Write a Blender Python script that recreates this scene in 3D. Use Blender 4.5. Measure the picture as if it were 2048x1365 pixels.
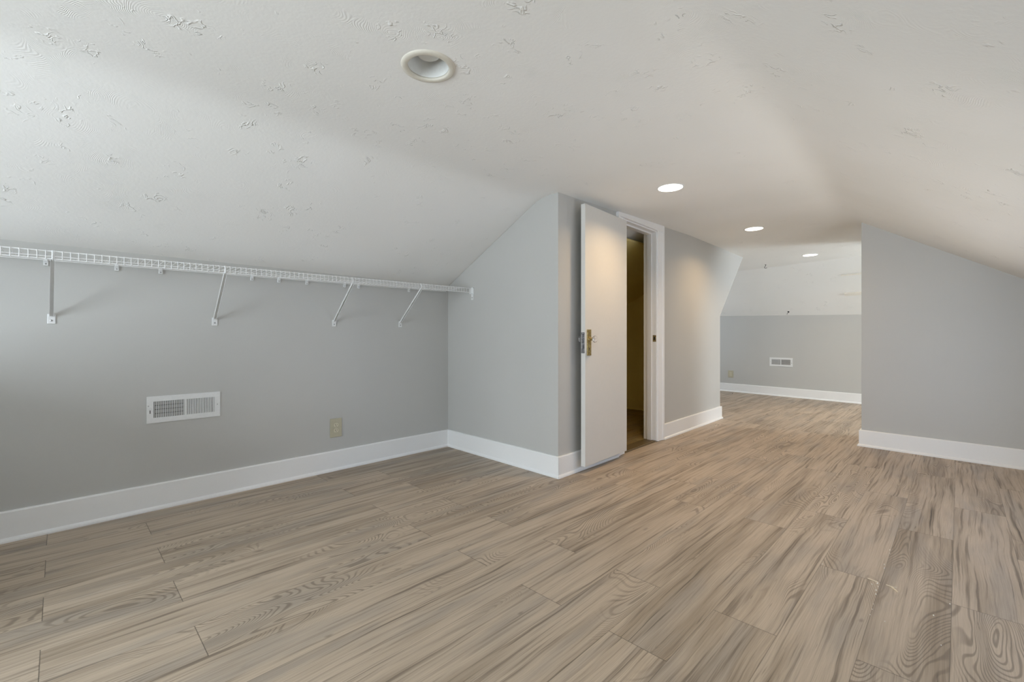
import bpy, bmesh, math, random
from mathutils import Vector, Matrix

for o in list(bpy.data.objects):
    bpy.data.objects.remove(o, do_unlink=True)
sc = bpy.context.scene
C = sc.collection
random.seed(7)
PI = math.pi
V = Vector

# ------------------------------------------------------------------ camera, world, daylight, exposure
cam_d = bpy.data.cameras.new('camera')
cam = bpy.data.objects.new('camera', cam_d)
C.objects.link(cam)
cam.location = (0, 0, 0.95)
cam.rotation_euler = (PI / 2, 0, math.radians(44.808))
cam_d.sensor_fit = 'HORIZONTAL'
cam_d.sensor_width = 36
cam_d.lens = 900 / 2048 * 36
cam_d.shift_y = -5.5 / 2048
cam_d.clip_start = 0.02
sc.camera = cam

sc.view_settings.view_transform = 'Standard'
sc.view_settings.look = 'None'
sc.view_settings.gamma = 1
sc.view_settings.use_curve_mapping = False
sc.view_settings.exposure = 0.72
try:
    sc.cycles.max_bounces = 16
    sc.cycles.diffuse_bounces = 10
    sc.cycles.transparent_max_bounces = 16
except Exception:
    pass

world = bpy.data.worlds.new('world')
sc.world = world
world.use_nodes = True
bg = world.node_tree.nodes['Background']
bg.inputs[0].default_value = (0.62, 0.76, 1.0, 1)
bg.inputs[1].default_value = 2.0


def area(name, loc, target, sx, sy, power, col, spread=PI):
    l = bpy.data.lights.new(name, 'AREA')
    l.shape = 'RECTANGLE'
    l.size, l.size_y = sx, sy
    l.energy = power
    l.color = col
    l.spread = spread
    o = bpy.data.objects.new(name, l)
    C.objects.link(o)
    o.location = loc
    o.rotation_euler = (V(target) - V(loc)).to_track_quat('-Z', 'Y').to_euler()
    return o


# daylight outside the windows: sky from straight ahead, plus added fill aimed up at the ceilings
DAY = (0.86, 0.95, 1.0)
area('sky_gable', (-1.35, -2.95, 1.15), (-1.35, 0.0, 1.05), 2.0, 1.8, 125, DAY)
area('upfill_gable', (-1.45, -3.3, -0.35), (-1.05, 0.9, 2.0), 2.4, 1.5, 74, DAY)
area('sky_wing', (3.0, 6.85, 1.15), (0.0, 6.85, 1.05), 1.8, 1.6, 115, DAY)
area('upfill_wing', (3.3, 6.85, -0.2), (-1.0, 6.85, 2.0), 2.0, 1.4, 210, DAY)
area('sky_wing_left', (-5.6, 6.95, 1.15), (0.0, 6.95, 1.05), 1.6, 1.4, 35, DAY)
area('upfill_knee', (1.30, 2.8, -0.55), (-0.75, 3.1, 2.0), 2.6, 1.2, 25, (1.0, 0.90, 0.72), math.radians(115))  # added warm fill through the knee wall, lifts ceiling and right slope

# ------------------------------------------------------------------ materials


class NT:
    def __init__(s, name):
        s.m = bpy.data.materials.new(name)
        s.m.use_nodes = True
        s.t = s.m.node_tree
        s.b = s.t.nodes['Principled BSDF']

    def n(s, kind, **kw):
        nd = s.t.nodes.new(kind)
        for k, v in kw.items():
            setattr(nd, k, v)
        return nd

    def put(s, sock, v):
        if isinstance(v, bpy.types.NodeSocket):
            s.t.links.new(v, sock)
        elif v is not None:
            sock.default_value = v

    def math(s, op, a, b=None, c=None, clamp=False):
        nd = s.n('ShaderNodeMath', operation=op, use_clamp=clamp)
        for i, x in enumerate((a, b, c)):
            if x is not None:
                s.put(nd.inputs[i], x)
        return nd.outputs[0]

    def vmul(s, v, vec, add=(0, 0, 0)):
        nd = s.n('ShaderNodeVectorMath', operation='MULTIPLY_ADD')
        s.put(nd.inputs[0], v)
        s.put(nd.inputs[1], vec)
        s.put(nd.inputs[2], add)
        return nd.outputs[0]

    def noise(s, vec, scale, detail=2, rough=0.5, dist=0.0, dim='3D', color=False):
        nd = s.n('ShaderNodeTexNoise', noise_dimensions=dim)
        s.put(nd.inputs['Vector'], vec)
        nd.inputs['Scale'].default_value = scale
        nd.inputs['Detail'].default_value = detail
        nd.inputs['Roughness'].default_value = rough
        nd.inputs['Distortion'].default_value = dist
        return nd.outputs[1 if color else 0]

    def step(s, x, lo, hi, a=0.0, b=1.0, smooth=True):
        nd = s.n('ShaderNodeMapRange', interpolation_type='SMOOTHSTEP' if smooth else 'LINEAR')
        s.put(nd.inputs[0], x)
        nd.inputs[1].default_value = lo
        nd.inputs[2].default_value = hi
        nd.inputs[3].default_value = a
        nd.inputs[4].default_value = b
        return nd.outputs[0]

    def mix(s, f, a, b, mode='MIX'):
        nd = s.n('ShaderNodeMix', data_type='RGBA', blend_type=mode)
        s.put(nd.inputs[0], f)
        s.put(nd.inputs[6], a if isinstance(a, bpy.types.NodeSocket) else (*a, 1))
        s.put(nd.inputs[7], b if isinstance(b, bpy.types.NodeSocket) else (*b, 1))
        return nd.outputs[2]

    def bump(s, h, strength, dist):
        nd = s.n('ShaderNodeBump')
        nd.inputs['Strength'].default_value = strength
        nd.inputs['Distance'].default_value = dist
        s.put(nd.inputs['Height'], h)
        s.t.links.new(nd.outputs[0], s.b.inputs['Normal'])

    def pos(s):
        return s.n('ShaderNodeNewGeometry').outputs['Position']


def paint(name, col, rough=0.5, spec=0.4, var=0.02, scale=60, bump=0.0006, metal=0.0):
    t = NT(name)
    p = t.pos()
    nz = t.noise(p, scale, 3)
    big = t.noise(p, 1.7, 2)
    f = t.math('MULTIPLY_ADD', t.math('SUBTRACT', nz, 0.5), 0.5, big)
    lo = tuple(c * (1 - var) for c in col)
    hi = tuple(min(1, c * (1 + var)) for c in col)
    t.put(t.b.inputs['Base Color'], t.mix(t.step(f, 0.3, 0.7), lo, hi))
    t.b.inputs['Roughness'].default_value = rough
    t.b.inputs['Specular IOR Level'].default_value = spec
    t.b.inputs['Metallic'].default_value = metal
    if bump:
        t.bump(nz, 0.3, bump)
    return t.m


def ceiling_mat():
    t = NT('brushed_ceiling_plaster')
    p = t.pos()
    # stomp-brush plaster: sparse clusters of raised wormy flecks with faint brush arcs around them
    wv = t.n('ShaderNodeVectorMath', operation='ADD')
    t.put(wv.inputs[0], p)
    t.put(wv.inputs[1], t.vmul(t.noise(p, 4.0, 2, color=True), (0.16, 0.16, 0.16), (-0.08, -0.08, -0.08)))
    q = wv.outputs[0]
    vo = t.n('ShaderNodeTexVoronoi', feature='F1')
    t.put(vo.inputs['Vector'], q)
    vo.inputs['Scale'].default_value = 5.6
    d = vo.outputs['Distance']
    sc3 = t.n('ShaderNodeSeparateColor')
    t.put(sc3.inputs[0], vo.outputs['Color'])
    present = t.step(sc3.outputs[0], 0.05, 0.15)
    wob = t.math('MULTIPLY', t.noise(p, 14, 2), 18)
    arcs = t.math('SINE', t.math('ADD', t.math('MULTIPLY', d, 210), wob))
    arcm = t.math('MULTIPLY', t.step(t.noise(p, 8.0, 2), 0.5, 0.7), present)
    fleck_n = t.noise(p, 17, 2, 0.5, 1.4)
    fleck = t.step(t.math('ABSOLUTE', t.math('SUBTRACT', fleck_n, 0.5)), 0.0, 0.055, 1.0, 0.0)
    broken = t.step(t.noise(p, 22, 2), 0.46, 0.58)
    near = t.math('MULTIPLY', t.step(d, 0.10, 0.34, 1.0, 0.0), present)
    stray = t.step(t.noise(p, 9, 2), 0.62, 0.70, 0.0, 0.5)
    fm = t.math('MULTIPLY', t.math('MAXIMUM', near, stray), broken)
    fine = t.noise(p, 70, 2)
    h = t.math('MULTIPLY', t.math('MULTIPLY', arcs, arcm), 0.05)
    h = t.math('ADD', h, t.math('MULTIPLY', t.math('MULTIPLY', fleck, fm), 0.9))
    h = t.math('MULTIPLY_ADD', fine, 0.10, h)
    big = t.noise(p, 1.3, 2)
    t.put(t.b.inputs['Base Color'], t.mix(t.step(big, 0.3, 0.7), CEIL_LO, CEIL_HI))
    t.b.inputs['Roughness'].default_value = 0.75
    t.b.inputs['Specular IOR Level'].default_value = 0.25
    t.bump(h, 0.68, 0.0072)
    return t.m


CEIL_LO, CEIL_HI = (0.825, 0.825, 0.80), (0.85, 0.85, 0.83)


def wood_floor(name, light, mid, dark, streak, rough=0.42):
    t = NT(name)
    uv = t.n('ShaderNodeUVMap', uv_map='grain').outputs[0]
    e1 = t.n('ShaderNodeUVMap', uv_map='edge_near').outputs[0]
    e2 = t.n('ShaderNodeUVMap', uv_map='edge_far').outputs[0]
    rc = t.n('ShaderNodeAttribute', attribute_name='plank_tone')
    sp = t.n('ShaderNodeSeparateColor')
    t.put(sp.inputs[0], rc.outputs['Color'])
    r1, r2, r3 = sp.outputs
    # distort across the plank with a slow field so the grain wanders
    w1 = t.noise(t.vmul(uv, (1.3, 4.0, 1)), 1.0, 2, 0.5)
    w2 = t.noise(t.vmul(uv, (9.0, 16, 1), (5, 1, 0)), 1.0, 2, 0.5)
    off = t.n('ShaderNodeCombineXYZ')
    t.put(off.inputs[1], t.math('MULTIPLY_ADD', t.math('SUBTRACT', w1, 0.5), 0.048, t.math('MULTIPLY', t.math('SUBTRACT', w2, 0.5), 0.005)))
    add = t.n('ShaderNodeVectorMath', operation='ADD')
    t.put(add.inputs[0], uv)
    t.put(add.inputs[1], off.outputs[0])
    g = add.outputs[0]
    band = t.noise(t.vmul(g, (0.9, 15, 1)), 1.0, 3, 0.55)
    tone = t.noise(t.vmul(uv, (1.3, 6, 1), (3, 5, 0)), 1.0, 2, 0.5)
    # cathedral figure: close contour lines of a smooth stretched field, on part of the boards
    field = t.noise(t.vmul(g, (2.0, 7.0, 1)), 1.0, 0.6, 0.4, 0.5)
    ring = t.math('SINE', t.math('MULTIPLY', field, 230))
    ringl = t.step(ring, 0.0, 1.0)
    rsel = t.math('ADD', t.noise(t.vmul(uv, (1.1, 3.2, 1), (9, 3, 0)), 1.0, 2), t.math('MULTIPLY', t.math('SUBTRACT', r2, 0.5), 0.16))
    ringm = t.step(rsel, 0.495, 0.61)
    straight = t.math('SUBTRACT', 1.0, t.math('MULTIPLY', ringm, 0.75))
    # long thin dark streaks gathered in bands
    mids = t.noise(t.vmul(g, (1.3, 66, 1)), 1.0, 3, 0.6)
    stre = t.math('MULTIPLY', t.step(mids, 0.50, 0.66), t.step(band, 0.36, 0.60, 0.25, 1.0))
    thin = t.math('MULTIPLY', t.step(t.noise(t.vmul(g, (1.7, 120, 1), (4, 9, 0)), 1.0, 2, 0.55), 0.60, 0.72), t.step(band, 0.40, 0.62, 0.2, 1.0))
    dash = t.step(t.noise(t.vmul(g, (6, 85, 1), (2, 7, 0)), 1.0, 2), 0.70, 0.80)
    knot = t.step(t.noise(t.vmul(uv, (9, 22, 1), (2, 7, 0)), 1.0, 1), 0.74, 0.84)
    fine = t.noise(t.vmul(g, (6.0, 300, 1)), 1.0, 3, 0.6)
    shade = t.math('ADD', t.math('MULTIPLY_ADD', band, 0.6, t.math('MULTIPLY', tone, 0.4)), t.math('MULTIPLY', t.math('SUBTRACT', r1, 0.5), 0.13))
    col = t.mix(t.step(shade, 0.40, 0.62), light, mid)
    # some boards and patches are greyer
    col = t.mix(t.math('MULTIPLY', t.step(t.noise(t.vmul(uv, (1.6, 8, 1), (7, 2, 0)), 1.0, 2), 0.48, 0.68), 0.5), col, tuple(0.5 * (m + sum(mid) / 3 * 0.98) for m in mid))
    col = t.mix(t.math('MULTIPLY', t.math('MULTIPLY', ringl, ringm), 0.62), col, dark)
    col = t.mix(t.math('MULTIPLY', t.math('MULTIPLY', stre, straight), 0.78), col, dark)
    col = t.mix(t.math('MULTIPLY', t.math('MULTIPLY', thin, straight), 0.75), col, streak)
    col = t.mix(t.math('MULTIPLY', dash, 0.55), col, streak)
    col = t.mix(t.math('MULTIPLY', knot, 0.5), col, streak)
    fv = t.step(fine, 0.3, 0.7, 1.10, 0.90)
    cc = t.n('ShaderNodeVectorMath', operation='SCALE')
    t.put(cc.inputs[0], col)
    t.put(cc.inputs['Scale'], fv)
    col = cc.outputs[0]
    # bevelled joints: faint along the plank, stronger across its ends
    s1 = t.n('ShaderNodeSeparateXYZ')
    t.put(s1.inputs[0], e1)
    s2 = t.n('ShaderNodeSeparateXYZ')
    t.put(s2.inputs[0], e2)
    du = t.math('MINIMUM', s1.outputs[0], s2.outputs[0])
    dv = t.math('MINIMUM', s1.outputs[1], s2.outputs[1])
    ju = t.step(du, 0.0004, 0.0018, 0.7, 0.0)
    jv = t.step(dv, 0.0002, 0.0016, 0.5, 0.0)
    col = t.mix(t.math('MAXIMUM', ju, jv), col, tuple(c * 0.35 for c in streak))
    t.put(t.b.inputs['Base Color'], col)
    t.put(t.b.inputs['Roughness'], t.step(mids, 0.3, 0.7, rough - 0.05, rough + 0.1))
    t.b.inputs['Specular IOR Level'].default_value = 0.45
    h = t.math('SUBTRACT', t.math('MULTIPLY', fine, 0.25), t.math('MAXIMUM', ju, jv))
    t.bump(h, 0.35, 0.0012)
    return t.m


def simple(name, col, rough, metal=0.0, spec=0.5, emit=None, estr=0.0, trans=0.0, ior=1.45):
    t = NT(name)
    p = t.pos()
    nz = t.noise(p, 90, 2)
    t.put(t.b.inputs['Base Color'], t.mix(nz, tuple(c * 0.94 for c in col), tuple(min(1, c * 1.05) for c in col)))
    t.b.inputs['Roughness'].default_value = rough
    t.b.inputs['Metallic'].default_value = metal
    t.b.inputs['Specular IOR Level'].default_value = spec
    t.b.inputs['IOR'].default_value = ior
    if trans:
        t.b.inputs['Transmission Weight'].default_value = trans
    if emit:
        t.b.inputs['Emission Color'].default_value = (*emit, 1)
        t.b.inputs['Emission Strength'].default_value = estr
    return t.m


def aged_metal(name, a, b, rough):
    t = NT(name)
    p = t.pos()
    f = t.step(t.noise(p, 70, 4, 0.65), 0.38, 0.66)
    t.put(t.b.inputs['Base Color'], t.mix(f, a, b))
    t.b.inputs['Metallic'].default_value = 0.85
    t.put(t.b.inputs['Roughness'], t.step(f, 0, 1, rough, rough + 0.2))
    t.bump(t.noise(p, 160, 3), 0.3, 0.0006)
    return t.m


def pane_mat():
    t = NT('window_glass')
    t.t.nodes.remove(t.b)
    out = t.t.nodes['Material Output']
    tr = t.n('ShaderNodeBsdfTransparent')
    gl = t.n('ShaderNodeBsdfGlossy')
    gl.inputs['Roughness'].default_value = 0.02
    mx = t.n('ShaderNodeMixShader')
    mx.inputs[0].default_value = 0.05
    t.t.links.new(tr.outputs[0], mx.inputs[1])
    t.t.links.new(gl.outputs[0], mx.inputs[2])
    t.t.links.new(mx.outputs[0], out.inputs[0])
    return t.m


M_WALL = paint('grey_wall_paint', (0.512, 0.511, 0.493), 0.42, 0.4, 0.012, 160, 0.0004)
M_CEIL = ceiling_mat()
M_TRIM = paint('white_trim_paint', (0.84, 0.845, 0.845), 0.3, 0.5, 0.01, 90, 0.0003)
M_DOOR = paint('white_door_paint', (0.66, 0.652, 0.625), 0.36, 0.45, 0.012, 40, 0.0004)
M_CLOSET = paint('closet_inner_light_tone', (0.88, 0.75, 0.32), 0.6, 0.3, 0.03, 60, 0.0004)  # warm dim light inside the closet put into a bright yellow colour
M_FLOOR = wood_floor('laminate_floor', (0.462, 0.372, 0.282), (0.312, 0.243, 0.176), (0.135, 0.103, 0.076), (0.060, 0.044, 0.032))
M_CFLOOR = wood_floor('closet_floor_boards', (0.36, 0.26, 0.11), (0.26, 0.18, 0.07), (0.17, 0.11, 0.04), (0.09, 0.05, 0.02))
M_WIRE = simple('white_vinyl_wire', (0.80, 0.80, 0.80), 0.35)
M_METALW = simple('white_enamel', (0.76, 0.77, 0.77), 0.4)
M_DAMPER = simple('grey_damper_metal', (0.32, 0.31, 0.30), 0.5, 0.2)
M_DARK = simple('hole_shade', (0.03, 0.03, 0.03), 0.8)  # near-black stands in for the shade inside slots and holes
M_BLACK = simple('black_metal', (0.02, 0.02, 0.02), 0.4, 0.3)
M_SCREW = simple('steel_screw', (0.45, 0.45, 0.45), 0.35, 0.9)
M_IVORY = simple('ivory_plastic', (0.47, 0.44, 0.325), 0.4)
M_IVORY2 = simple('light_ivory_plastic', (0.62, 0.58, 0.45), 0.35)
M_ALMOND = simple('almond_trim_ring', (0.66, 0.63, 0.55), 0.45)
M_REFL = simple('white_reflector', (0.74, 0.75, 0.73), 0.35)
M_BRASS = aged_metal('aged_brass', (0.30, 0.21, 0.07), (0.52, 0.42, 0.20), 0.32)
M_STEELD = aged_metal('dark_lock_steel', (0.10, 0.10, 0.11), (0.30, 0.30, 0.31), 0.35)
M_CRYSTAL = simple('knob_glass', (0.97, 0.94, 0.93), 0.04, trans=0.86, ior=1.48)
M_LENS = simple('lit_led_lens', (0.9, 0.9, 0.88), 0.4, emit=(1.0, 0.93, 0.80), estr=5.0)
M_CHIP = simple('pale_wood_splinter', (0.68, 0.58, 0.43), 0.7)
M_CRUMB = simple('white_plaster_crumb', (0.75, 0.71, 0.63), 0.7)
M_CLEAT = simple('cream_cleat_paint', (0.83, 0.80, 0.73), 0.5)
M_PANE = pane_mat()

# ------------------------------------------------------------------ helpers


def link(name, bm, mat, parent=None, smooth=False, recalc=True):
    if recalc:
        bmesh.ops.recalc_face_normals(bm, faces=bm.faces)
    me = bpy.data.meshes.new(name)
    bm.to_mesh(me)
    bm.free()
    for m in (mat if isinstance(mat, (list, tuple)) else [mat]):
        me.materials.append(m)
    if smooth:
        for p in me.polygons:
            p.use_smooth = True
    o = bpy.data.objects.new(name, me)
    C.objects.link(o)
    if parent:
        o.parent = parent
        o.matrix_parent_inverse = parent.matrix_world.inverted() if False else Matrix.Translation(-parent.location)
    return o


def tag(o, label, cat, group=None):
    o['label'] = label
    o['category'] = cat
    if group:
        o['group'] = group
    return o


def struct(o, label=None, cat=None):
    o['kind'] = 'structure'
    if label:
        o['label'] = label
    if cat:
        o['category'] = cat
    return o


def empty(name, loc):
    o = bpy.data.objects.new(name, None)
    o.empty_display_size = 0.05
    C.objects.link(o)
    o.location = loc
    return o


def NB():
    return bmesh.new()


def poly_prism(bm, pts, off):
    """a flat polygon given depth along off"""
    off = V(off)
    a = [bm.verts.new(V(p)) for p in pts]
    b = [bm.verts.new(V(p) + off) for p in pts]
    bm.faces.new(a)
    bm.faces.new(b[::-1])
    n = len(pts)
    for i in range(n):
        bm.faces.new((a[i], a[(i + 1) % n], b[(i + 1) % n], b[i]))


def fbox(bm, o, a, n, x0, x1, d0, d1, z0, z1):
    """box in a frame: along a, outward n, up z"""
    o, a, n = V(o), V(a), V(n)
    z = V((0, 0, 1))
    p = [o + a * x + n * d + z * h for h in (z0, z1) for (x, d) in ((x0, d0), (x1, d0), (x1, d1), (x0, d1))]
    v = [bm.verts.new(q) for q in p]
    for f in ((0, 3, 2, 1), (4, 5, 6, 7), (0, 1, 5, 4), (1, 2, 6, 5), (2, 3, 7, 6), (3, 0, 4, 7)):
        bm.faces.new([v[i] for i in f])


def bevel(bm, w, seg=2):
    bmesh.ops.bevel(bm, geom=list(bm.edges), offset=w, segments=seg, affect='EDGES', profile=0.5)


def tube(bm, pts, r, seg=8):
    """round rod through points"""
    pts = [V(p) for p in pts]
    rings = []
    prev = None
    for i, p in enumerate(pts):
        d = (pts[min(i + 1, len(pts) - 1)] - pts[max(i - 1, 0)]).normalized()
        ref = V((0, 0, 1)) if abs(d.z) < 0.9 else V((1, 0, 0))
        if prev is not None:
            u = (prev - d * prev.dot(d)).normalized()
        else:
            u = d.cross(ref).normalized()
        prev = u
        w = d.cross(u)
        rings.append([bm.verts.new(p + (u * math.cos(t) + w * math.sin(t)) * r) for t in [2 * PI * k / seg for k in range(seg)]])
    for a, b in zip(rings, rings[1:]):
        for k in range(seg):
            bm.faces.new((a[k], a[(k + 1) % seg], b[(k + 1) % seg], b[k]))
    bm.faces.new(rings[0][::-1])
    bm.faces.new(rings[-1])


def lathe(bm, o, axis, prof, seg=24, cap0=True, cap1=True):
    """prof: list of (distance along axis, radius)"""
    o, axis = V(o), V(axis).normalized()
    ref = V((0, 0, 1)) if abs(axis.z) < 0.9 else V((1, 0, 0))
    u = axis.cross(ref).normalized()
    w = axis.cross(u)
    rings = []
    for d, r in prof:
        rings.append([bm.verts.new(o + axis * d + (u * math.cos(2 * PI * k / seg) + w * math.sin(2 * PI * k / seg)) * max(r, 1e-4)) for k in range(seg)])
    for a, b in zip(rings, rings[1:]):
        for k in range(seg):
            bm.faces.new((a[k], a[(k + 1) % seg], b[(k + 1) % seg], b[k]))
    if cap0:
        bm.faces.new(rings[0][::-1])
    if cap1:
        bm.faces.new(rings[-1])


def lerp_tab(tab, t):
    if t <= tab[0][0]:
        return tab[0][1]
    for (a, x), (b, y) in zip(tab, tab[1:]):
        if t <= b:
            return x + (y - x) * (t - a) / (b - a)
    return tab[-1][1]


# ------------------------------------------------------------------ the plan (metres; y runs along the floor boards, z up)
XL = lambda y: -3.1597 - 0.021 * y            # left knee wall
YJ = lambda x: 2.350 - 0.024 * x              # closet front
XK = lambda y: -1.8826 - 0.023 * y            # closet side
YR = lambda x: (4.9316 - 0.071 * x) / 0.998   # right wall
YW = lambda x: (7.9533 - 0.141 * x) / 0.99    # far wall
Y_END = -2.25
X_RK = 0.52
ZC = [(2.4, 1.945), (3.14, 1.968), (3.98, 2.0), (4.64, 2.022), (9, 2.022)]
zc = lambda y: lerp_tab(ZC, y)
xfl = lambda y: -2.205 + (y + 0.15) / 2.55 * 0.10          # left ceiling crease
zs = lambda x: 1.62 - 0.63 * (x + 0.05)                    # right slope
xfr = lambda y: -0.05 - (zc(y) - 1.62) / 0.63              # right ceiling crease
ZKL = 1.411                                               # top of left knee wall
CAN = (-1.378, 0.953)

# ------------------------------------------------------------------ floor
PW_, PL_ = 0.1966, 1.297
S0 = -0.019


def plank_floor(name, mat, rects):
    """rects: list of (x0, x1, [(y at x0, y at x1) joints...]) rows of boards"""
    bm = NB()
    g = bm.loops.layers.uv.new('grain')
    e1 = bm.loops.layers.uv.new('edge_near')
    e2 = bm.loops.layers.uv.new('edge_far')
    col = bm.loops.layers.color.new('plank_tone')
    for x0, x1, ys in rects:
        for (ya0, ya1), (yb0, yb1) in zip(ys, ys[1:]):
            L = yb0 - ya0
            W = x1 - x0
            vs = [bm.verts.new((x0, ya0, 0)), bm.verts.new((x1, ya1, 0)), bm.verts.new((x1, yb1, 0)), bm.verts.new((x0, yb0, 0))]
            f = bm.faces.new(vs)
            ru, rv = random.uniform(0, 40), random.uniform(0, 40)
            rc = (random.random(), random.random(), random.random(), 1)
            flip = random.random() < 0.5
            for lp, (u, v) in zip(f.loops, ((0, 0), (0, W), (L, W), (L, 0))):
                lp[g].uv = ((L - u if flip else u) + ru, (W - v if flip else v) + rv)
                lp[e1].uv = (u, v)
                lp[e2].uv = (L - u, W - v)
                lp[col] = rc
    bmesh.ops.recalc_face_normals(bm, faces=bm.faces)
    for f in bm.faces:
        if f.normal.z < 0:
            f.normal_flip()
    o = link(name, bm, mat, recalc=False)
    sd = o.modifiers.new('thickness', 'SOLIDIFY')
    sd.thickness = 0.02
    sd.offset = -1
    return struct(o)


seam = lambda x: 5.50 - 0.176 * (x + 1.99)
rows = []
for k in range(-4, 17):
    x1 = S0 - PW_ * k
    x0 = x1 - PW_
    if x1 < -3.3 or x0 > 0.75:
        continue
    if k >= 2:
        first = -0.04 if k % 2 else 0.315
    else:
        first = {1: 2.245, 0: 2.96, -1: 2.25}.get(k, 2.9)
    js = []
    y = first - PL_ * 8
    while y < 5.3:
        if y > Y_END - 0.1:
            js.append((y, y))
        y += PL_
    js = [(Y_END - 0.15,) * 2] + js
    if seam(x0) - js[-1][0] < 0.25:
        js.pop()
    js.append((seam(x0), seam(x1)))
    rows.append((x0, x1, js))
for k in range(-13, 26):
    x1 = S0 + 0.07 - PW_ * k
    x0 = x1 - PW_
    st = (seam(x0), seam(x1)) if -3.4 < x0 < 0.7 else (5.35, 5.35)
    js = [st]
    y = st[0] + random.uniform(0.3, 1.25)
    while y < 8.75:
        js.append((y, y))
        y += PL_
    js.append((9.0, 9.0))
    if js[-1][0] - js[-2][0] < 0.2:
        js.pop(-2)
    rows.append((x0, x1, js))
fl = plank_floor('floor', M_FLOOR, rows)
fl['label'] = 'grey brown wood-look laminate plank floor running through the attic'

# closet floor boards (visible through the half-hidden doorway)
rows = []
for i in range(7):
    y0 = 2.50 + i * 0.42
    rows.append((-3.2, -2.0, [(y0, y0), (y0 + 0.42, y0 + 0.42)]))
cfl = plank_floor('floor_closet', M_CFLOOR, rows)
cfl.location.z = 0.008
cfl.modifiers['thickness'].thickness = 0.007
cfl['label'] = 'yellowish board floor inside the dark closet'

# ------------------------------------------------------------------ walls
# left knee wall
bm = NB()
poly_prism(bm, [(XL(Y_END), Y_END, 0), (XL(5.45), 5.45, 0), (XL(5.45), 5.45, ZKL), (XL(Y_END), Y_END, ZKL)], (-0.1, 0, 0))
struct(link('wall_left', bm, M_WALL), 'grey painted low knee wall under the left slope, behind the wire shelf')
# closet front
bm = NB()
cj = (-1.938, 2.397)
poly_prism(bm, [(-3.212, 2.428, 0), (cj[0], cj[1], 0), (cj[0], cj[1], 1.947), (-2.104, YJ(-2.104), 1.944), (-3.212, 2.428, ZKL - 0.004)], (0.001, 0.1, 0))
struct(link('wall_closet_front', bm, M_WALL), 'grey gable-shaped end of the closet facing the camera')
# closet side with the doorway
D0, D1, DH = 3.268, 3.870, 1.934
bm = NB()


def kside(y0, y1, z0, z1a=None, z1b=None):
    z1a = zc(y0) + 0.004 if z1a is None else z1a
    z1b = zc(y1) + 0.004 if z1b is None else z1b
    poly_prism(bm, [(XK(y0), y0, z0), (XK(y1), y1, z0), (XK(y1), y1, z1b), (XK(y0), y0, z1a)], (-0.11, 0, 0))


kside(2.397, 3.14, 0)
kside(3.14, D0, 0)
kside(D0, D1, DH)
kside(D1, 3.98, 0)
kside(3.98, 4.64, 0)
poly_prism(bm, [(XK(4.64), 4.64, 0), (XK(5.523), 5.523, 0), (XK(5.523), 5.523, 1.217), (XK(6.386), 6.386, 2.026), (XK(4.64), 4.64, 2.026)], (-0.11, 0, 0))
struct(link('wall_closet_side', bm, M_WALL), 'grey closet side wall with the doorway, warm under the downlights')
# closet interior faces
bm = NB()
poly_prism(bm, [(-3.17, 2.51, 0), (-3.17, 5.40, 0), (-3.17, 5.40, 1.46), (-3.17, 2.51, 1.46)], (-0.02, 0, 0))
poly_prism(bm, [(-3.18, 5.38, 0), (-2.12, 5.38, 0), (-2.12, 5.38, 1.9), (-2.2, 5.38, 1.9), (-3.18, 5.38, 1.42)], (0, 0.02, 0))
poly_prism(bm, [(-3.18, 2.53, 0), (-2.06, 2.53, 0), (-2.06, 2.53, 1.9), (-2.2, 2.53, 1.88), (-3.18, 2.53, 1.42)], (0, -0.02, 0))
poly_prism(bm, [(-3.19, 2.52, 1.39), (-3.19, 5.40, 1.39), (-2.2, 5.40, 1.865), (-2.2, 2.52, 1.865)], (0, 0, 0.02))
struct(link('wall_closet_inner', bm, M_CLOSET), 'yellow inside of the closet, warm dim light put into its colour')
# right wall, with the wing beyond it
bm = NB()
xe = -0.61
poly_prism(bm, [(xe, YR(xe), 0), (0.7, YR(0.7), 0), (0.7, YR(0.7), zs(0.7)), (xe, YR(xe), zs(xe))], (0.008, 0.12, 0))
poly_prism(bm, [(xe, YR(xe) + 0.05, 0), (xe, 5.50, 0), (xe, 5.50, 1.22), (xe, 6.386, 2.04), (xe, YR(xe) + 0.05, 1.975)], (0.1, 0, 0))
struct(link('wall_right', bm, M_WALL), 'grey wall closing the right side, cut by the right slope')
bm = NB()
poly_prism(bm, [(xe + .05, 5.42, 0), (2.5, 5.42, 0), (2.5, 5.42, 1.25), (xe + .05, 5.42, 1.25)], (0, 0.1, 0))
struct(link('wall_wing_near', bm, M_WALL))
bm = NB()
poly_prism(bm, [(-5.2, 5.42, 0), (-2.05, 5.42, 0), (-2.05, 5.42, 1.25), (-5.2, 5.42, 1.25)], (0, 0.1, 0))
struct(link('wall_wing_near_left', bm, M_WALL))
# right knee wall and the gable wall behind the camera
# unseen half wall added behind the camera to shade the lower left wall
bm = NB()
poly_prism(bm, [(XL(-0.62), -0.62, 0), (-2.15, -0.62, 0), (-2.15, -0.62, 0.86), (XL(-0.62), -0.62, 0.86)], (0, -0.1, 0))
struct(link('wall_added_shade', bm, M_WALL), 'added low grey half wall, unseen, shading the left wall')


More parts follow.
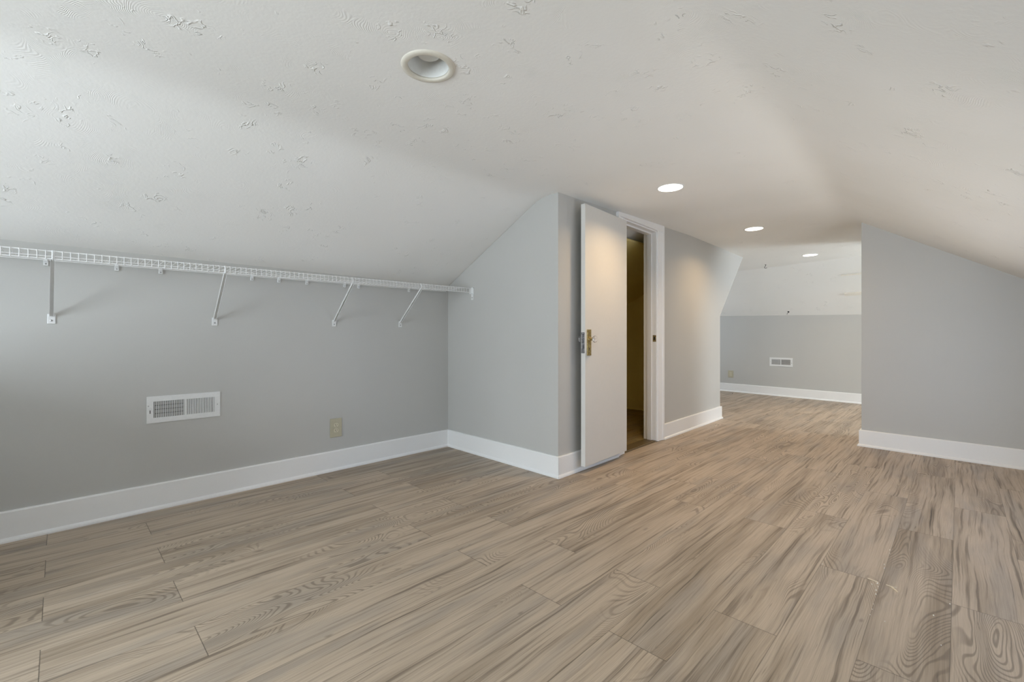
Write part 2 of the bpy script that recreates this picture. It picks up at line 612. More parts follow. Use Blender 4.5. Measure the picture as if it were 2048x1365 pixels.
def wall_with_hole(name, pt, x0, x1, top, h0, h1, w0, w1, off):
    """wall from x0 to x1 with a window hole w0..w1 x h0..h1; top is a list of (x, z)"""
    bm = NB()
    poly_prism(bm, [pt(x0, 0), pt(w0, 0), pt(w0, lerp_tab(top, w0)), ] + [pt(x, z) for x, z in reversed(top) if x0 < x < w0] + [pt(x0, lerp_tab(top, x0))], off)
    poly_prism(bm, [pt(w1, 0), pt(x1, 0), pt(x1, lerp_tab(top, x1))] + [pt(x, z) for x, z in reversed(top) if w1 < x < x1] + [pt(w1, lerp_tab(top, w1))], off)
    poly_prism(bm, [pt(w0, 0), pt(w1, 0), pt(w1, h0), pt(w0, h0)], off)
    poly_prism(bm, [pt(w0, h1), pt(w1, h1), pt(w1, lerp_tab(top, w1)), pt(w0, lerp_tab(top, w0))], off)
    return struct(link(name, bm, M_WALL))


GW = (-2.05, -0.55, 0.40, 1.68)   # gable window x0 x1 z0 z1
wall_with_hole('wall_gable', lambda x, z: (x, Y_END, z), -3.25, 0.62,
               [(-3.25, 1.41), (-2.25, 1.95), (-0.56, 1.95), (0.62, 1.25)], GW[2], GW[3], GW[0], GW[1], (0, -0.12, 0))
RW = (1.6, 4.2, 0.30, 1.02)   # low opening added in the right knee wall for ceiling fill, y0 y1 z0 z1
wall_with_hole('wall_right_knee', lambda y, z: (X_RK, y, z), Y_END - 0.1, 5.0, [(Y_END - 0.1, 1.3), (5.0, 1.3)], RW[2], RW[3], RW[0], RW[1], (0.12, 0, 0))
WW = (6.20, 7.50, 0.45, 1.66)
wtop = [(5.35, 1.15), (6.4, 2.03), (7.2, 2.03), (8.3, 1.2)]
wall_with_hole('wall_wing_right', lambda y, z: (2.35, y, z), 5.35, 8.2, wtop, WW[2], WW[3], WW[0], WW[1], (0.12, 0, 0))
WL = (6.4, 7.5, 0.62, 1.66)
wtop2 = [(5.35, 1.15), (6.4, 2.03), (7.9, 2.03), (8.9, 1.3)]
wall_with_hole('wall_wing_left', lambda y, z: (-4.95, y, z), 5.35, 8.9, wtop2, WL[2], WL[3], WL[0], WL[1], (-0.12, 0, 0))
# far knee wall
A = V((-3.089, 8.472, 1.353))
B = V((-1.018, 8.178, 1.294))
far_top = lambda x: A + (B - A) * ((x - A.x) / (B.x - A.x))
bm = NB()
a, b = far_top(-5.2), far_top(2.6)
poly_prism(bm, [(a.x, a.y, 0), (b.x, b.y, 0), b, a], (0.014, 0.1, 0))
struct(link('wall_far', bm, M_WALL), 'grey far knee wall with the small vent, at the end of the attic')

# ------------------------------------------------------------------ ceilings
bm = NB()
r = 0.115
ys = [Y_END - 0.1, -1.0, 0.0, CAN[1] - r, CAN[1] + r, 1.7, 2.4, 3.14, 3.98, 4.64, 5.5, 6.386]
cx = [CAN[0] - r, CAN[0] + r]
grid = []
for y in ys:
    l, rr = xfl(min(y, 2.4)), xfr(y)
    z = zc(y)
    ml = (z - ZKL) / (l - XL(y))
    row = [(XL(y) - 0.05, ZKL - 0.05 * ml)]
    for f in (0.25, 0.5, 0.75):
        row.append((XL(y) + (l - XL(y)) * f, ZKL + (z - ZKL) * f))
    row += [(l - 0.09, z - 0.09 * ml), (l - 0.035, z - 0.035 * ml - 0.004), (l + 0.03, z - 0.005), (l + 0.10, z),
            (cx[0], z), (cx[1], z), (rr - 0.09, z), (rr - 0.03, z - 0.004), (rr + 0.03, zs(rr + 0.03) - 0.004), (rr + 0.09, zs(rr + 0.09))]
    for x in (-0.30, -0.02, 0.27, 0.60):
        row.append((x, zs(x)))
    grid.append([bm.verts.new((x, y, zz)) for x, zz in row])
for j in range(len(ys) - 1):
    for i in range(len(grid[0]) - 1):
        if j == 3 and i == 8:
            continue
        if j == len(ys) - 2 and not (6 <= i <= 12):
            continue
        bm.faces.new((grid[j][i], grid[j][i + 1], grid[j + 1][i + 1], grid[j + 1][i]))
# round opening for the recessed can
q = [grid[3][8], grid[3][9], grid[4][9], grid[4][8]]
N = 32
circ = [bm.verts.new((CAN[0] + 0.078 * math.cos(2 * PI * k / N), CAN[1] + 0.078 * math.sin(2 * PI * k / N), zc(CAN[1]))) for k in range(N)]
corner_k = [(5 * N // 8) % N, (7 * N // 8) % N, N // 8, 3 * N // 8]
for c in range(4):
    k0, k1 = corner_k[c], corner_k[(c + 1) % 4]
    k = k0
    mid = (k0 + N // 8) % N
    bm.faces.new((q[c], q[(c + 1) % 4], circ[mid]))
    while k != k1:
        nk = (k + 1) % N
        first_half = ((k - k0) % N) < N // 8
        bm.faces.new((q[c] if first_half else q[(c + 1) % 4], circ[nk], circ[k]))
        k = nk
bmesh.ops.recalc_face_normals(bm, faces=bm.faces)
bm.faces.ensure_lookup_table()
if sum(f.normal.z * f.calc_area() for f in bm.faces) > 0:
    for f in bm.faces:
        f.normal_flip()
o = link('ceiling', bm, M_CEIL, smooth=True, recalc=False)
sd = o.modifiers.new('thickness', 'SOLIDIFY')
sd.use_rim = False
sd.thickness = 0.03
sd.offset = -1
struct(o, 'white brush-textured plaster ceiling with slopes on both sides')

# far wing: flat ceiling, far slope, near slopes
n2 = V((-0.141, -0.99, 0))


def far_fold(x):
    p = far_top(x)
    return p + (n2 + V((0, 0, 0.93))) * ((2.022 - p.z) / 0.93)


bm = NB()
fa, fb = far_fold(-5.4), far_fold(2.8)
poly_prism(bm, [(-5.3, 6.38, 2.022), (2.6, 6.38, 2.022), fb, fa], (0, 0, 0.03))
struct(link('ceiling_wing', bm, M_CEIL), 'white flat ceiling over the far wing with two lit downlights')
bm = NB()
poly_prism(bm, [far_top(-5.3) - V((0, 0, 0)), far_top(2.7), fb, fa], (0.02, 0.03, 0.04))
struct(link('ceiling_far_slope', bm, M_CEIL), 'white far slope above the far knee wall')
for nm, x0, x1 in (('ceiling_near_slope_left', -5.3, -2.10), ('ceiling_near_slope_right', -0.55, 2.6)):
    bm = NB()
    poly_prism(bm, [(x0, 5.50, 1.20), (x1, 5.50, 1.20), (x1, 6.40, 2.036), (x0, 6.40, 2.036)], (0, -0.03, 0.04))
    struct(link(nm, bm, M_CEIL))

# ------------------------------------------------------------------ baseboards
BH = 0.144
PROF = [(0, 0), (0.027, 0), (0.027, 0.008), (0.024, 0.015), (0.018, 0.019), (0.0155, 0.021), (0.0155, BH - 0.006), (0.013, BH - 0.001), (0.011, BH), (0, BH)]


def baseboard(name, p0, p1, nrm, e0=0.0, e1=0.0, label=None, mat=None):
    """moulding along the wall foot, nrm into the room; e0/e1: mitre (+ outside corner, - inside corner)"""
    p0, p1, nrm = V((*p0, 0)), V((*p1, 0)), V((*nrm, 0)).normalized()
    d = (p1 - p0).normalized()
    bm = NB()
    a = [bm.verts.new(p0 - d * e0 * t + nrm * t + V((0, 0, z))) for t, z in PROF]
    b = [bm.verts.new(p1 + d * e1 * t + nrm * t + V((0, 0, z))) for t, z in PROF]
    n = len(PROF)
    for i in range(n):
        bm.faces.new((a[i], a[(i + 1) % n], b[(i + 1) % n], b[i]))
    bm.faces.new(a)
    bm.faces.new(b[::-1])
    return struct(link(name, bm, mat or M_TRIM), label)


baseboard('baseboard_left', (XL(Y_END), Y_END), (XL(2.43), 2.43), (1, 0.021), -1, -1, 'tall white baseboard along the left knee wall')
baseboard('baseboard_closet_front', (-3.212, 2.428), cj, (-0.024, -1), -1, 1, 'tall white baseboard across the closet front')
baseboard('baseboard_closet_side', cj, (XK(3.155), 3.155), (1, 0.023), 1, 0, 'short white baseboard between the closet corner and the open door')
baseboard('baseboard_closet_far', (XK(3.983), 3.983), (XK(5.535), 5.535), (1, 0.023), 0, 0.5, 'white baseboard on the closet side past the doorway')
baseboard('baseboard_right', (xe - 0.0, YR(xe)), (0.6, YR(0.6)), (-0.071, -1), 1, 0, 'white baseboard along the right wall')
baseboard('baseboard_right_return', (xe, 5.5), (xe, YR(xe)), (-1, 0), 0, 1)
wl, wr = far_top(-4.95), far_top(2.35)
baseboard('baseboard_far', (wl.x, wl.y), (wr.x, wr.y), (-0.141, -0.99), 0, 0, 'white baseboard along the far wall')
baseboard('baseboard_closet_inner', (-3.17, 2.6), (-3.17, 5.35), (1, 0), 0, 0, 'baseboard inside the dark closet', M_CLOSET)
baseboard('baseboard_closet_inner_end', (-3.16, 5.38), (-2.2, 5.38), (0, -1), 0, 0, None, M_CLOSET)

# ------------------------------------------------------------------ windows (out of frame; they bring the daylight)


def window(name, o, a, n, w0, w1, z0, z1):
    """o origin on the wall's inner face, a along, n into the room"""
    e = empty(name, V(o) + V(a) * w0 + V((0, 0, z0)))
    struct(e)
    bm = NB()
    c = 0.09
    for (x0, x1, h0, h1) in ((w0 - c, w0, z0 - c, z1 + c), (w1, w1 + c, z0 - c, z1 + c), (w0, w1, z1, z1 + c), (w0, w1, z0 - c, z0)):
        fbox(bm, o, a, n, x0, x1, 0.0, 0.018, h0, h1)
    link('casing', bm, M_TRIM, e)
    bm = NB()
    s = 0.045
    zm = (z0 + z1) / 2
    for (x0, x1, h0, h1) in ((w0, w0 + s, z0, z1), (w1 - s, w1, z0, z1), (w0 + s, w1 - s, z1 - s, z1), (w0 + s, w1 - s, z0, z0 + s), (w0 + s, w1 - s, zm - 0.02, zm + 0.02)):
        fbox(bm, o, a, n, x0, x1, -0.075, -0.04, h0, h1)
    link('sash', bm, M_TRIM, e)
    bm = NB()
    fbox(bm, o, a, n, w0 - c - 0.02, w1 + c + 0.02, 0.0, 0.05, z0 - 0.025, z0)
    link('sill', bm, M_TRIM, e)
    bm = NB()
    fbox(bm, o, a, n, w0 + s, w1 - s, -0.060, -0.056, z0 + s, z1 - s)
    link('pane', bm, M_PANE, e)
    return e


window('window_1', (0, Y_END, 0), (1, 0, 0), (0, 1, 0), *GW)
window('window_2', (2.35, 0, 0), (0, 1, 0), (-1, 0, 0), *WW)
window('window_added', (X_RK, 0, 0), (0, 1, 0), (-1, 0, 0), *RW)  # unseen window added so the upward fill reaches the ceiling
window('window_3', (-4.95, 0, 0), (0, 1, 0), (1, 0, 0), *WL)

# ------------------------------------------------------------------ doorway and open door
door = empty('door_1', (XK(3.25), 3.25, 0))
struct(door, 'plain white flush door folded back against the closet wall beside its dark doorway', 'door')
ka = V((-0.023, 1, 0)).normalized()       # along the closet side wall
kn = V((1, 0.023, 0)).normalized()        # out of that wall
K0 = V((XK(0), 0, 0))
ko = K0 / 1.0
yk = lambda y: (V((XK(y), y, 0)) - ko).dot(ka)
# casing: moulded side pieces and head
CASP = [(0.0, 0.0), (0.0, 0.012), (0.006, 0.016), (0.018, 0.016), (0.022, 0.012), (0.030, 0.013), (0.075, 0.017), (0.082, 0.022), (0.098, 0.024), (0.113, 0.024), (0.113, 0.0)]


def casing(name, y_in, sgn, z0, z1):
    bm = NB()
    base = ko + ka * yk(y_in)
    pts = [base + ka * (sgn * w) + kn * d + V((0, 0, z0)) for w, d in CASP]
    poly_prism(bm, pts, (0, 0, z1 - z0))
    return link(name, bm, M_TRIM, door)


casing('casing', D1, 1, 0.004, 1.990)
casing('casing', D0, -1, 0.004, 1.966)
bm = NB()
h0, h1 = ko + ka * (yk(3.155)), ko + ka * yk(3.983)
poly_prism(bm, [h0 + V((0, 0, DH)), h1 + V((0, 0, DH)), h1 + V((0, 0, 1.997)), h0 + V((0, 0, 1.966))], kn * 0.0245)
link('head_casing', bm, M_TRIM, door)
# jamb boards with stops
bm = NB()
for y, s in ((D1, -1), (D0, 1)):
    fbox(bm, ko + ka * yk(y), ka * s, kn, 0, 0.014, -0.12, 0.004, 0.012, DH)
fbox(bm, ko, ka, kn, yk(D0), yk(D1), -0.12, 0.004, DH - 0.012, DH + 0.002)
link('jamb', bm, M_TRIM, door)
bm = NB()
for y, s in ((D1, -1), (D0, 1)):
    fbox(bm, ko + ka * yk(y), ka * s, kn, 0.014, 0.026, -0.082, -0.040, 0.012, DH - 0.02)
fbox(bm, ko, ka, kn, yk(D0), yk(D1), -0.082, -0.040, DH - 0.026, DH - 0.012)
link('door_stop', bm, M_TRIM, door)
# strike plate on the far jamb
bm = NB()
sb = ko + ka * (yk(D1) - 0.014)
fbox(bm, sb, -ka, kn, 0.0, 0.002, -0.030, 0.002, 0.918, 0.978)
bevel(bm, 0.0008, 1)
sp_ = link('strike_plate', bm, M_BRASS, door)
sp_['label'] = 'aged brass strike plate'
bm = NB()
fbox(bm, sb, -ka, kn, 0.0018, 0.003, -0.020, -0.008, 0.935, 0.962)
link('strike_hole', bm, M_DARK, sp_)
# threshold strip in the doorway
bm = NB()
fbox(bm, ko, ka, kn, yk(D0) + 0.014, yk(D1) - 0.014, -0.11, -0.0, 0.0, 0.012)
bevel(bm, 0.003, 1)
link('threshold', bm, M_CFLOOR, door)

# leaf
lead = V((-1.853, 2.591, 0))
hinge = V((-1.890, 3.209, 0))
da = (hinge - lead).normalized()
dn = V((da.y, -da.x, 0))
DW = (hinge - lead).length
DZ0, DZ1, DT = 0.048, 1.894, 0.035
bm = NB()
fbox(bm, lead, da, dn, 0, DW, -DT, 0, DZ0, DZ1)
bevel(bm, 0.0015, 1)
leaf = link('leaf', bm, M_DOOR, door)
# hinges
for hz in (0.25, 0.95, 1.68):
    bm = NB()
    lathe(bm, hinge + da * 0.004 - dn * (DT + 0.002) + V((0, 0, hz)), (0, 0, 1), [(0, 0.006), (0.08, 0.006)], 12)
    fbox(bm, hinge - dn * DT, da, -dn, -0.002, 0.014, 0.0, 0.004, hz, hz + 0.08)
    link('hinge', bm, M_TRIM, leaf)


def knob_set(side):
    """escutcheon with keyhole, brass shank and faceted glass knob"""
    n = dn if side > 0 else -dn
    base = lead if side > 0 else lead - dn * DT
    bm = NB()
    fbox(bm, base, da, n, 0.020, 0.076, 0.0, 0.004, 0.828, 1.012)
    bevel(bm, 0.0015, 2)
    fbox(bm, base, da, n, 0.026, 0.070, 0.003, 0.0052, 0.836, 1.004)
    pl = link('escutcheon', bm, M_BRASS if side > 0 else M_STEELD, leaf)
    pl['label'] = 'aged brass lock plate with keyhole' if side > 0 else 'dark metal lock plate on the hidden side'
    bm = NB()
    kc = base + da * 0.048 + V((0, 0, 0.872))
    lathe(bm, kc + n * 0.0045 + V((0, 0, 0.006)), n, [(0, 0.0045), (0.0015, 0.0045)], 14)
    fbox(bm, kc, da, n, -0.0022, 0.0022, 0.0045, 0.006, -0.010, 0.004)
    link('keyhole', bm, M_DARK, leaf)
    c = base + da * 0.048 + V((0, 0, 0.944))
    bm = NB()
    L = 0.024 if side > 0 else 0.012
    lathe(bm, c + n * 0.004, n, [(0, 0.018), (0.004, 0.017), (0.008, 0.010), (L, 0.009), (L + 0.003, 0.013), (L + 0.006, 0.013)], 20)
    link('knob_shank', bm, M_BRASS if side > 0 else M_STEELD, leaf, smooth=False)
    bm = NB()
    s = L + 0.010
    pr = [(s, 0.011), (s + 0.005, 0.020), (s + 0.014, 0.0255), (s + 0.022, 0.0235), (s + 0.027, 0.015)]
    if side < 0:
        pr = [(s, 0.010), (s + 0.004, 0.018), (s + 0.011, 0.024), (s + 0.018, 0.021), (s + 0.021, 0.013)]
    lathe(bm, c, n, pr, 12)
    k = link('knob', bm, M_CRYSTAL, leaf)
    k['label'] = 'clear faceted glass knob'


knob_set(1)
knob_set(-1)
bm = NB()
fbox(bm, lead, dn, -da, -0.030, -0.005, 0.0, 0.0018, 0.845, 0.992)
bevel(bm, 0.0008, 1)
lk = link('lock_faceplate', bm, M_STEELD, leaf)
lk['label'] = 'dark steel mortise lock face'
bm = NB()
fbox(bm, lead, dn, -da, -0.024, -0.011, 0.0018, 0.009, 0.930, 0.952)
link('latch_bolt', bm, M_STEELD, lk)
bm = NB()
for z in (0.853, 0.984):
    bm = NB()
    lathe(bm, lead - dn * 0.0175 - da * 0.0017 + V((0, 0, z)), -da, [(0, 0.004), (0.001, 0.0035)], 12)
    link('screw', bm, M_SCREW, lk)

# ------------------------------------------------------------------ wire shelf on the left wall
shelf = empty('wire_shelf', (-3.17, 1.1, 1.30))
tag(shelf, 'long white wire closet shelf with four diagonal braces on the left wall', 'shelf')
XF = lambda y: -2.835 - 0.017 * y            # front of the shelf
ZT = lambda y: 1.334 + 0.0125 * y            # top of the front lip (old house, slightly out of level)
LIP = 0.034
SY0, SY1 = -2.1, 2.395
xb = lambda y: XL(y) + 0.012
bm = NB()
for yy in [SY0, SY1]:
    pass
tube(bm, [(XF(SY0), SY0, ZT(SY0)), (XF(SY1), SY1, ZT(SY1))], 0.0026)
tube(bm, [(XF(SY0), SY0, ZT(SY0) - LIP), (XF(SY1), SY1, ZT(SY1) - LIP)], 0.0029)
y = -0.1717 - 0.0261 * 70
ny = 0
ywires = []
while y < SY1 - 0.02:
    if y > SY0 + 0.01:
        ywires.append(y)
    y += 0.0261
for y in ywires:
    tube(bm, [(XF(y) + 0.0035, y, ZT(y) - LIP - 0.003), (XF(y) + 0.0035, y, ZT(y) + 0.002)], 0.0015, 6)
lip = link('front_lip', bm, M_WIRE, shelf)
bm = NB()
for y in ywires:
    tube(bm, [(XF(y) + 0.003, y, ZT(y) + 0.002), (XF(y) - 0.01, y, ZT(y) + 0.003), (xb(y) + 0.002, y, ZT(y) + 0.002)], 0.0014, 6)
deck = link('wire_deck', bm, M_WIRE, shelf)
bm = NB()
for f, rr in ((0.0, 0.0029), (0.5, 0.0029)):
    p = [(xb(yv) + f * (XF(yv) - xb(yv)), yv, ZT(yv) - 0.003) for yv in (SY0, SY1)]
    tube(bm, p, rr)
link('rail', bm, M_WIRE, shelf)
# wall clips with a screw each
for i, yc in enumerate((-0.62, -0.045, 0.215, 0.40, 0.86, 1.02, 1.20, 1.47, 1.58, 2.02)):
    bm = NB()
    fbox(bm, (XL(yc), yc, 0), (0, 1, 0), (1, 0, 0), -0.009, 0.009, 0.0, 0.010, ZT(yc) - 0.030, ZT(yc) - 0.004)
    fbox(bm, (XL(yc), yc, 0), (0, 1, 0), (1, 0, 0), -0.007, 0.007, 0.0, 0.020, ZT(yc) - 0.010, ZT(yc) + 0.003)
    bevel(bm, 0.0015, 1)
    c = link('wall_clip', bm, M_METALW, shelf)
    bm = NB()
    lathe(bm, (XL(yc) + 0.009, yc, ZT(yc) - 0.021), (1, 0, 0), [(0, 0.0042), (0.0025, 0.003)], 10)
    link('screw', bm, M_SCREW, c)
# diagonal braces
for yb_, yt, zb in ((-0.026, -0.020, 1.041), (0.659, 0.640, 1.046), (1.394, 1.375, 1.054), (1.940, 1.915, 1.059)):
    xw = XL(yb_)
    P0 = V((xw + 0.004, yb_, zb + 0.022))
    P1 = V((XF(yt) + 0.002, yt, ZT(yt) - LIP - 0.002))
    bm = NB()
    d = (P1 - P0).normalized()
    side = V((0, 1, 0))
    up_ = d.cross(side).normalized()
    # open U channel: web and two flanges
    w, t_, fl_ = 0.0075, 0.0015, 0.009

    def bar(s0, s1, u0, u1):
        pts = [P0 + side * s + up_ * u for s, u in ((s0, u0), (s1, u0), (s1, u1), (s0, u1))]
        poly_prism(bm, pts, P1 - P0)
    bar(-w, w, 0, t_)
    bar(-w, -w + t_, -fl_, 0)
    bar(w - t_, w, -fl_, 0)
    # hook over the lip's lower rod
    tube(bm, [P1 - d * 0.01, P1 + V((0.004, 0, 0.004)), P1 + V((0.006, 0, 0.020)), P1 + V((-0.002, 0, LIP + 0.004)), P1 + V((-0.014, 0, LIP + 0.002))], 0.0032, 8)
    br = link('brace', bm, M_METALW, shelf)
    bm = NB()
    fbox(bm, (xw, yb_, 0), (0, 1, 0), (1, 0, 0), -0.0145, 0.0145, 0.0, 0.005, zb - 0.020, zb + 0.028)
    bevel(bm, 0.0022, 2)
    link('foot_plate', bm, M_METALW, br)
    bm = NB()
    lathe(bm, (xw + 0.0045, yb_, zb - 0.004), (1, 0, 0), [(0, 0.0055), (0.002, 0.0045), (0.003, 0.002)], 12)
    link('screw', bm, M_SCREW, br)
# end bracket on the closet front wall
jx = -2.868
jy = YJ(jx)
ja = V((1, -0.024, 0)).normalized()
jn = V((-0.024, -1, 0)).normalized()
ze = 1.331
bm = NB()
fbox(bm, (jx, jy, 0), ja, jn, -0.016, 0.020, 0, 0.004, ze - 0.018, ze + 0.040)
fbox(bm, (jx, jy, 0), ja, jn, -0.014, -0.010, 0, 0.022, ze - 0.012, ze + 0.036)
fbox(bm, (jx, jy, 0), ja, jn, -0.014, 0.016, 0, 0.022, ze - 0.014, ze - 0.010)
fbox(bm, (jx, jy, 0), ja, jn, -0.010, 0.016, 0, 0.004, ze - 0.062, ze - 0.016)
bevel(bm, 0.0012, 1)
eb = link('end_bracket', bm, M_METALW, shelf)
bm = NB()
lathe(bm, V((jx, jy, ze - 0.045)) + ja * 0.002 + jn * 0.0035, jn, [(0, 0.006), (0.003, 0.0045)], 12)
link('screw', bm, M_SCREW, eb)
bm = NB()
lathe(bm, V((jx, jy, ze + 0.036)) + ja * 0.020 + jn * 0.002, jn, [(0, 0.0035), (0.003, 0.003)], 10)
link('screw', bm, M_SCREW, eb)

# ------------------------------------------------------------------ registers


def register(name, o, a, n, w, h, slots, label, flip=False):
    """o: centre on the wall; two banks of vertical slots in a white stamped frame"""
    e = empty(name, o)
    tag(e, label, 'vent')
    o = V(o)
    bd, bt = w * 0.083, h * 0.19
    g = w * 0.014
    bm = NB()
    W, H = w / 2, h / 2
    for (x0, x1, z0, z1) in ((-W, -W + bd, -H, H), (W - bd, W, -H, H), (-W + bd, W - bd, -H, -H + bt), (-W + bd, W - bd, H - bt, H), (-g, g, -H + bt, H - bt)):
        fbox(bm, o, a, n, x0, x1, 0.0, 0.006, z0, z1)
    # rolled outer lip
    for (x0, x1, z0, z1) in ((-W - 0.002, -W, -H - .002, H + .002), (W, W + 0.002, -H - .002, H + .002), (-W, W, -H - 0.002, -H), (-W, W, H, H + 0.002)):
        fbox(bm, o, a, n, x0, x1, 0.0, 0.004, z0, z1)
    link('frame', bm, M_METALW, e)
    bm = NB()
    fbox(bm, o, a, n, -W + bd, W - bd, 0.0003, 0.0008, -H + bt, H - bt)  # flat dark sheet in place of the shade behind the louvres
    link('duct_shade', bm, M_DARK, e)
    for k, (x0, x1) in enumerate(((-W + bd, -g), (g, W - bd))):
        bm = NB()
        p = (x1 - x0) / slots
        ang = (0.95 if k == 0 else -0.25) if not flip else (0.8 if k == 0 else 1.2)
        for i in range(slots):
            c = o + V(a) * (x0 + p * (i + 0.5)) + V(n) * 0.0032
            dirv = V(a) * math.cos(ang) + V(n) * math.sin(ang)
            nn = V(n) * math.cos(ang) - V(a) * math.sin(ang)
            hw = p * (0.20 if k == 0 or flip else 0.36)
            fbox(bm, c, dirv, nn, -hw, hw, -0.0006, 0.0006, -H + bt, H - bt)
        link('louvre_bank', bm, M_METALW, e)
    bm = NB()
    for i in range(4):
        z = -H + bt + (h - 2 * bt) * (i + 0.5) / 4
        x0, x1 = (-W + bd + 0.003, -g) if not flip else (-W + bd + 0.003, W - bd - 0.003)
        fbox(bm, o, a, n, x0, x1, 0.0009, 0.0018, z - (h - 2 * bt) / 9.5, z + (h - 2 * bt) / 9.5)
    link('damper', bm, M_DAMPER, e)
    s = 1 if flip else -1
    bm = NB()
    lx = s * (W - bd * 0.45)
    fbox(bm, o, a, n, lx - 0.004, lx + 0.004, 0.006, 0.012, 0.002, 0.012)
    fbox(bm, o, a, n, lx - 0.009, lx + 0.009, 0.006, 0.008, 0.000, 0.004)
    link('damper_lever', bm, M_METALW, e)
    bm = NB()
    fbox(bm, o, a, n, lx - 0.0018, lx + 0.0018, 0.006, 0.0064, -0.020, -0.002)
    link('lever_slot', bm, M_DARK, e)
    for sx in (-1, 1):
        bm = NB()
        lathe(bm, o + V(a) * (sx * (W - bd * (0.45 if sx != s else 0.2))) + V(n) * 0.006 + V((0, 0, 0.0 if sx != s else 0.022)), n, [(0, 0.003), (0.0012, 0.002)], 10)
        link('screw', bm, M_SCREW, e)
    return e


ym = 0.513
la = V((-0.021, 1, 0)).normalized()
ln = V((1, 0.021, 0)).normalized()
register('wall_register', (XL(ym), ym, 0.5535), la, ln, 0.345, 0.144, 17, 'white wall register with its left louvre bank open, low on the left knee wall')
pf = far_top(-2.0665)
wa = V((0.99, -0.141, 0)).normalized()
wn = V((-0.141, -0.99, 0)).normalized()
register('wall_register', (pf.x, pf.y, 0.560), wa, wn, 0.345, 0.138, 17, 'white wall register with two grey banks on the far wall', flip=True)

# ------------------------------------------------------------------ outlets


def outlet(o, a, n, w, h, label):
    e = empty('wall_outlet', o)
    tag(e, label, 'outlet')
    o, a, n = V(o), V(a), V(n)
    bm = NB()
    fbox(bm, o, a, n, -w / 2, w / 2, 0, 0.006, -h / 2, h / 2)
    bevel(bm, 0.0022, 2)
    link('cover_plate', bm, M_IVORY, e)
    for s in (1, -1):
        z = s * 0.0195
        bm = NB()
        pts = []
        for k in range(24):
            t = 2 * PI * k / 24
            x, y = 0.0168 * math.cos(t), max(-0.0135, min(0.0135, 0.0168 * math.sin(t)))
            pts.append(o + a * x + V((0, 0, z + y)) + n * 0.0055)
        poly_prism(bm, pts, n * 0.0022)
        rc = link('receptacle', bm, M_IVORY2, e)
        bm = NB()
        for x, hh in ((-0.0063, 0.0046), (0.0063, 0.0038)):
            fbox(bm, o, a, n, x - 0.0013, x + 0.0013, 0.0077, 0.0081, z + 0.003 - hh, z + 0.003 + hh)
        lathe(bm, o + n * 0.0077 + V((0, 0, z - 0.0078)), n, [(0, 0.0026), (0.0004, 0.0026)], 10)
        link('slots', bm, M_DARK, rc)
    bm = NB()
    lathe(bm, o + n * 0.006, n, [(0, 0.003), (0.0012, 0.0022)], 10)
    link('screw', bm, M_IVORY2, e)
    return e


yo = 1.4065
outlet((XL(yo), yo, 0.3052), la, ln, 0.086, 0.134, 'ivory duplex outlet on the left knee wall, above the baseboard near the corner')
pf = far_top(-2.888)
outlet((pf.x, pf.y, 0.3125), wa, wn, 0.096, 0.126, 'ivory duplex outlet low on the far wall, beside the closet edge')

# ------------------------------------------------------------------ recessed lights
e = empty('recessed_light', (CAN[0], CAN[1], zc(CAN[1])))
tag(e, 'unlit open recessed can with cream trim ring in the ceiling near the camera', 'ceiling light')
zc0 = zc(CAN[1])
dwn = V((0, 0, -1))
bm = NB()
rings = [(0.000, 0.099), (0.0045, 0.097), (0.007, 0.090), (0.0075, 0.080), (0.005, 0.0745), (-0.004, 0.0735), (-0.004, 0.078), (0.0, 0.080)]
lathe(bm, (CAN[0], CAN[1], zc0), dwn, rings + [rings[0]], 48, False, False)
link('trim_ring', bm, M_ALMOND, e, smooth=True)
bm = NB()
cone = [(-0.003, 0.0735), (-0.03, 0.071), (-0.065, 0.064), (-0.10, 0.054), (-0.10, 0.056), (-0.065, 0.067), (-0.03, 0.0745), (-0.003, 0.0765)]
lathe(bm, (CAN[0], CAN[1], zc0), dwn, cone + [cone[0]], 48, False, False)
link('reflector', bm, M_REFL, e, smooth=True)
bm = NB()
lathe(bm, (CAN[0], CAN[1], zc0), dwn, [(-0.099, 0.0545), (-0.105, 0.0545)], 48)
link('socket_plate', bm, M_DAMPER, e)
bm = NB()
lathe(bm, (CAN[0] + 0.0, CAN[1], zc0), dwn, [(-0.10, 0.016), (-0.085, 0.018), (-0.07, 0.030), (-0.050, 0.040), (-0.043, 0.041), (-0.040, 0.034), (-0.039, 0.0)], 32)
link('bulb', bm, M_REFL, e, smooth=True)

LAMPW = 4.1
for i, (x, y, lab) in enumerate(((-1.370, 2.883, 'nearest lit downlight, in front of the open door'),
                                 (-1.421, 4.786, 'middle lit downlight, past the doorway'),
                                 (-1.359, 6.803, 'farthest lit downlight, over the far wing'))):
    z = zc(y)
    e = empty('downlight', (x, y, z))
    tag(e, lab, 'ceiling light', None)
    bm = NB()
    rg = [(0.0, 0.088), (0.003, 0.087), (0.0045, 0.082), (0.004, 0.078), (0.0, 0.078)]
    lathe(bm, (x, y, z), dwn, rg + [rg[0]], 48, False, False)
    link('trim_ring', bm, M_METALW, e, smooth=True)
    bm = NB()
    lathe(bm, (x, y, z), dwn, [(0.0, 0.078), (0.0035, 0.078)], 48)
    link('lens', bm, M_LENS, e)
    l = bpy.data.lights.new('downlight_lamp', 'AREA')
    l.shape = 'DISK'
    l.size = 0.14
    l.energy = LAMPW
    l.color = (1.0, 0.68, 0.35)
    l.spread = math.radians(145)
    lo = bpy.data.objects.new('lamp', l)
    C.objects.link(lo)
    lo.parent = e
    lo.location = (0, 0, -0.008)

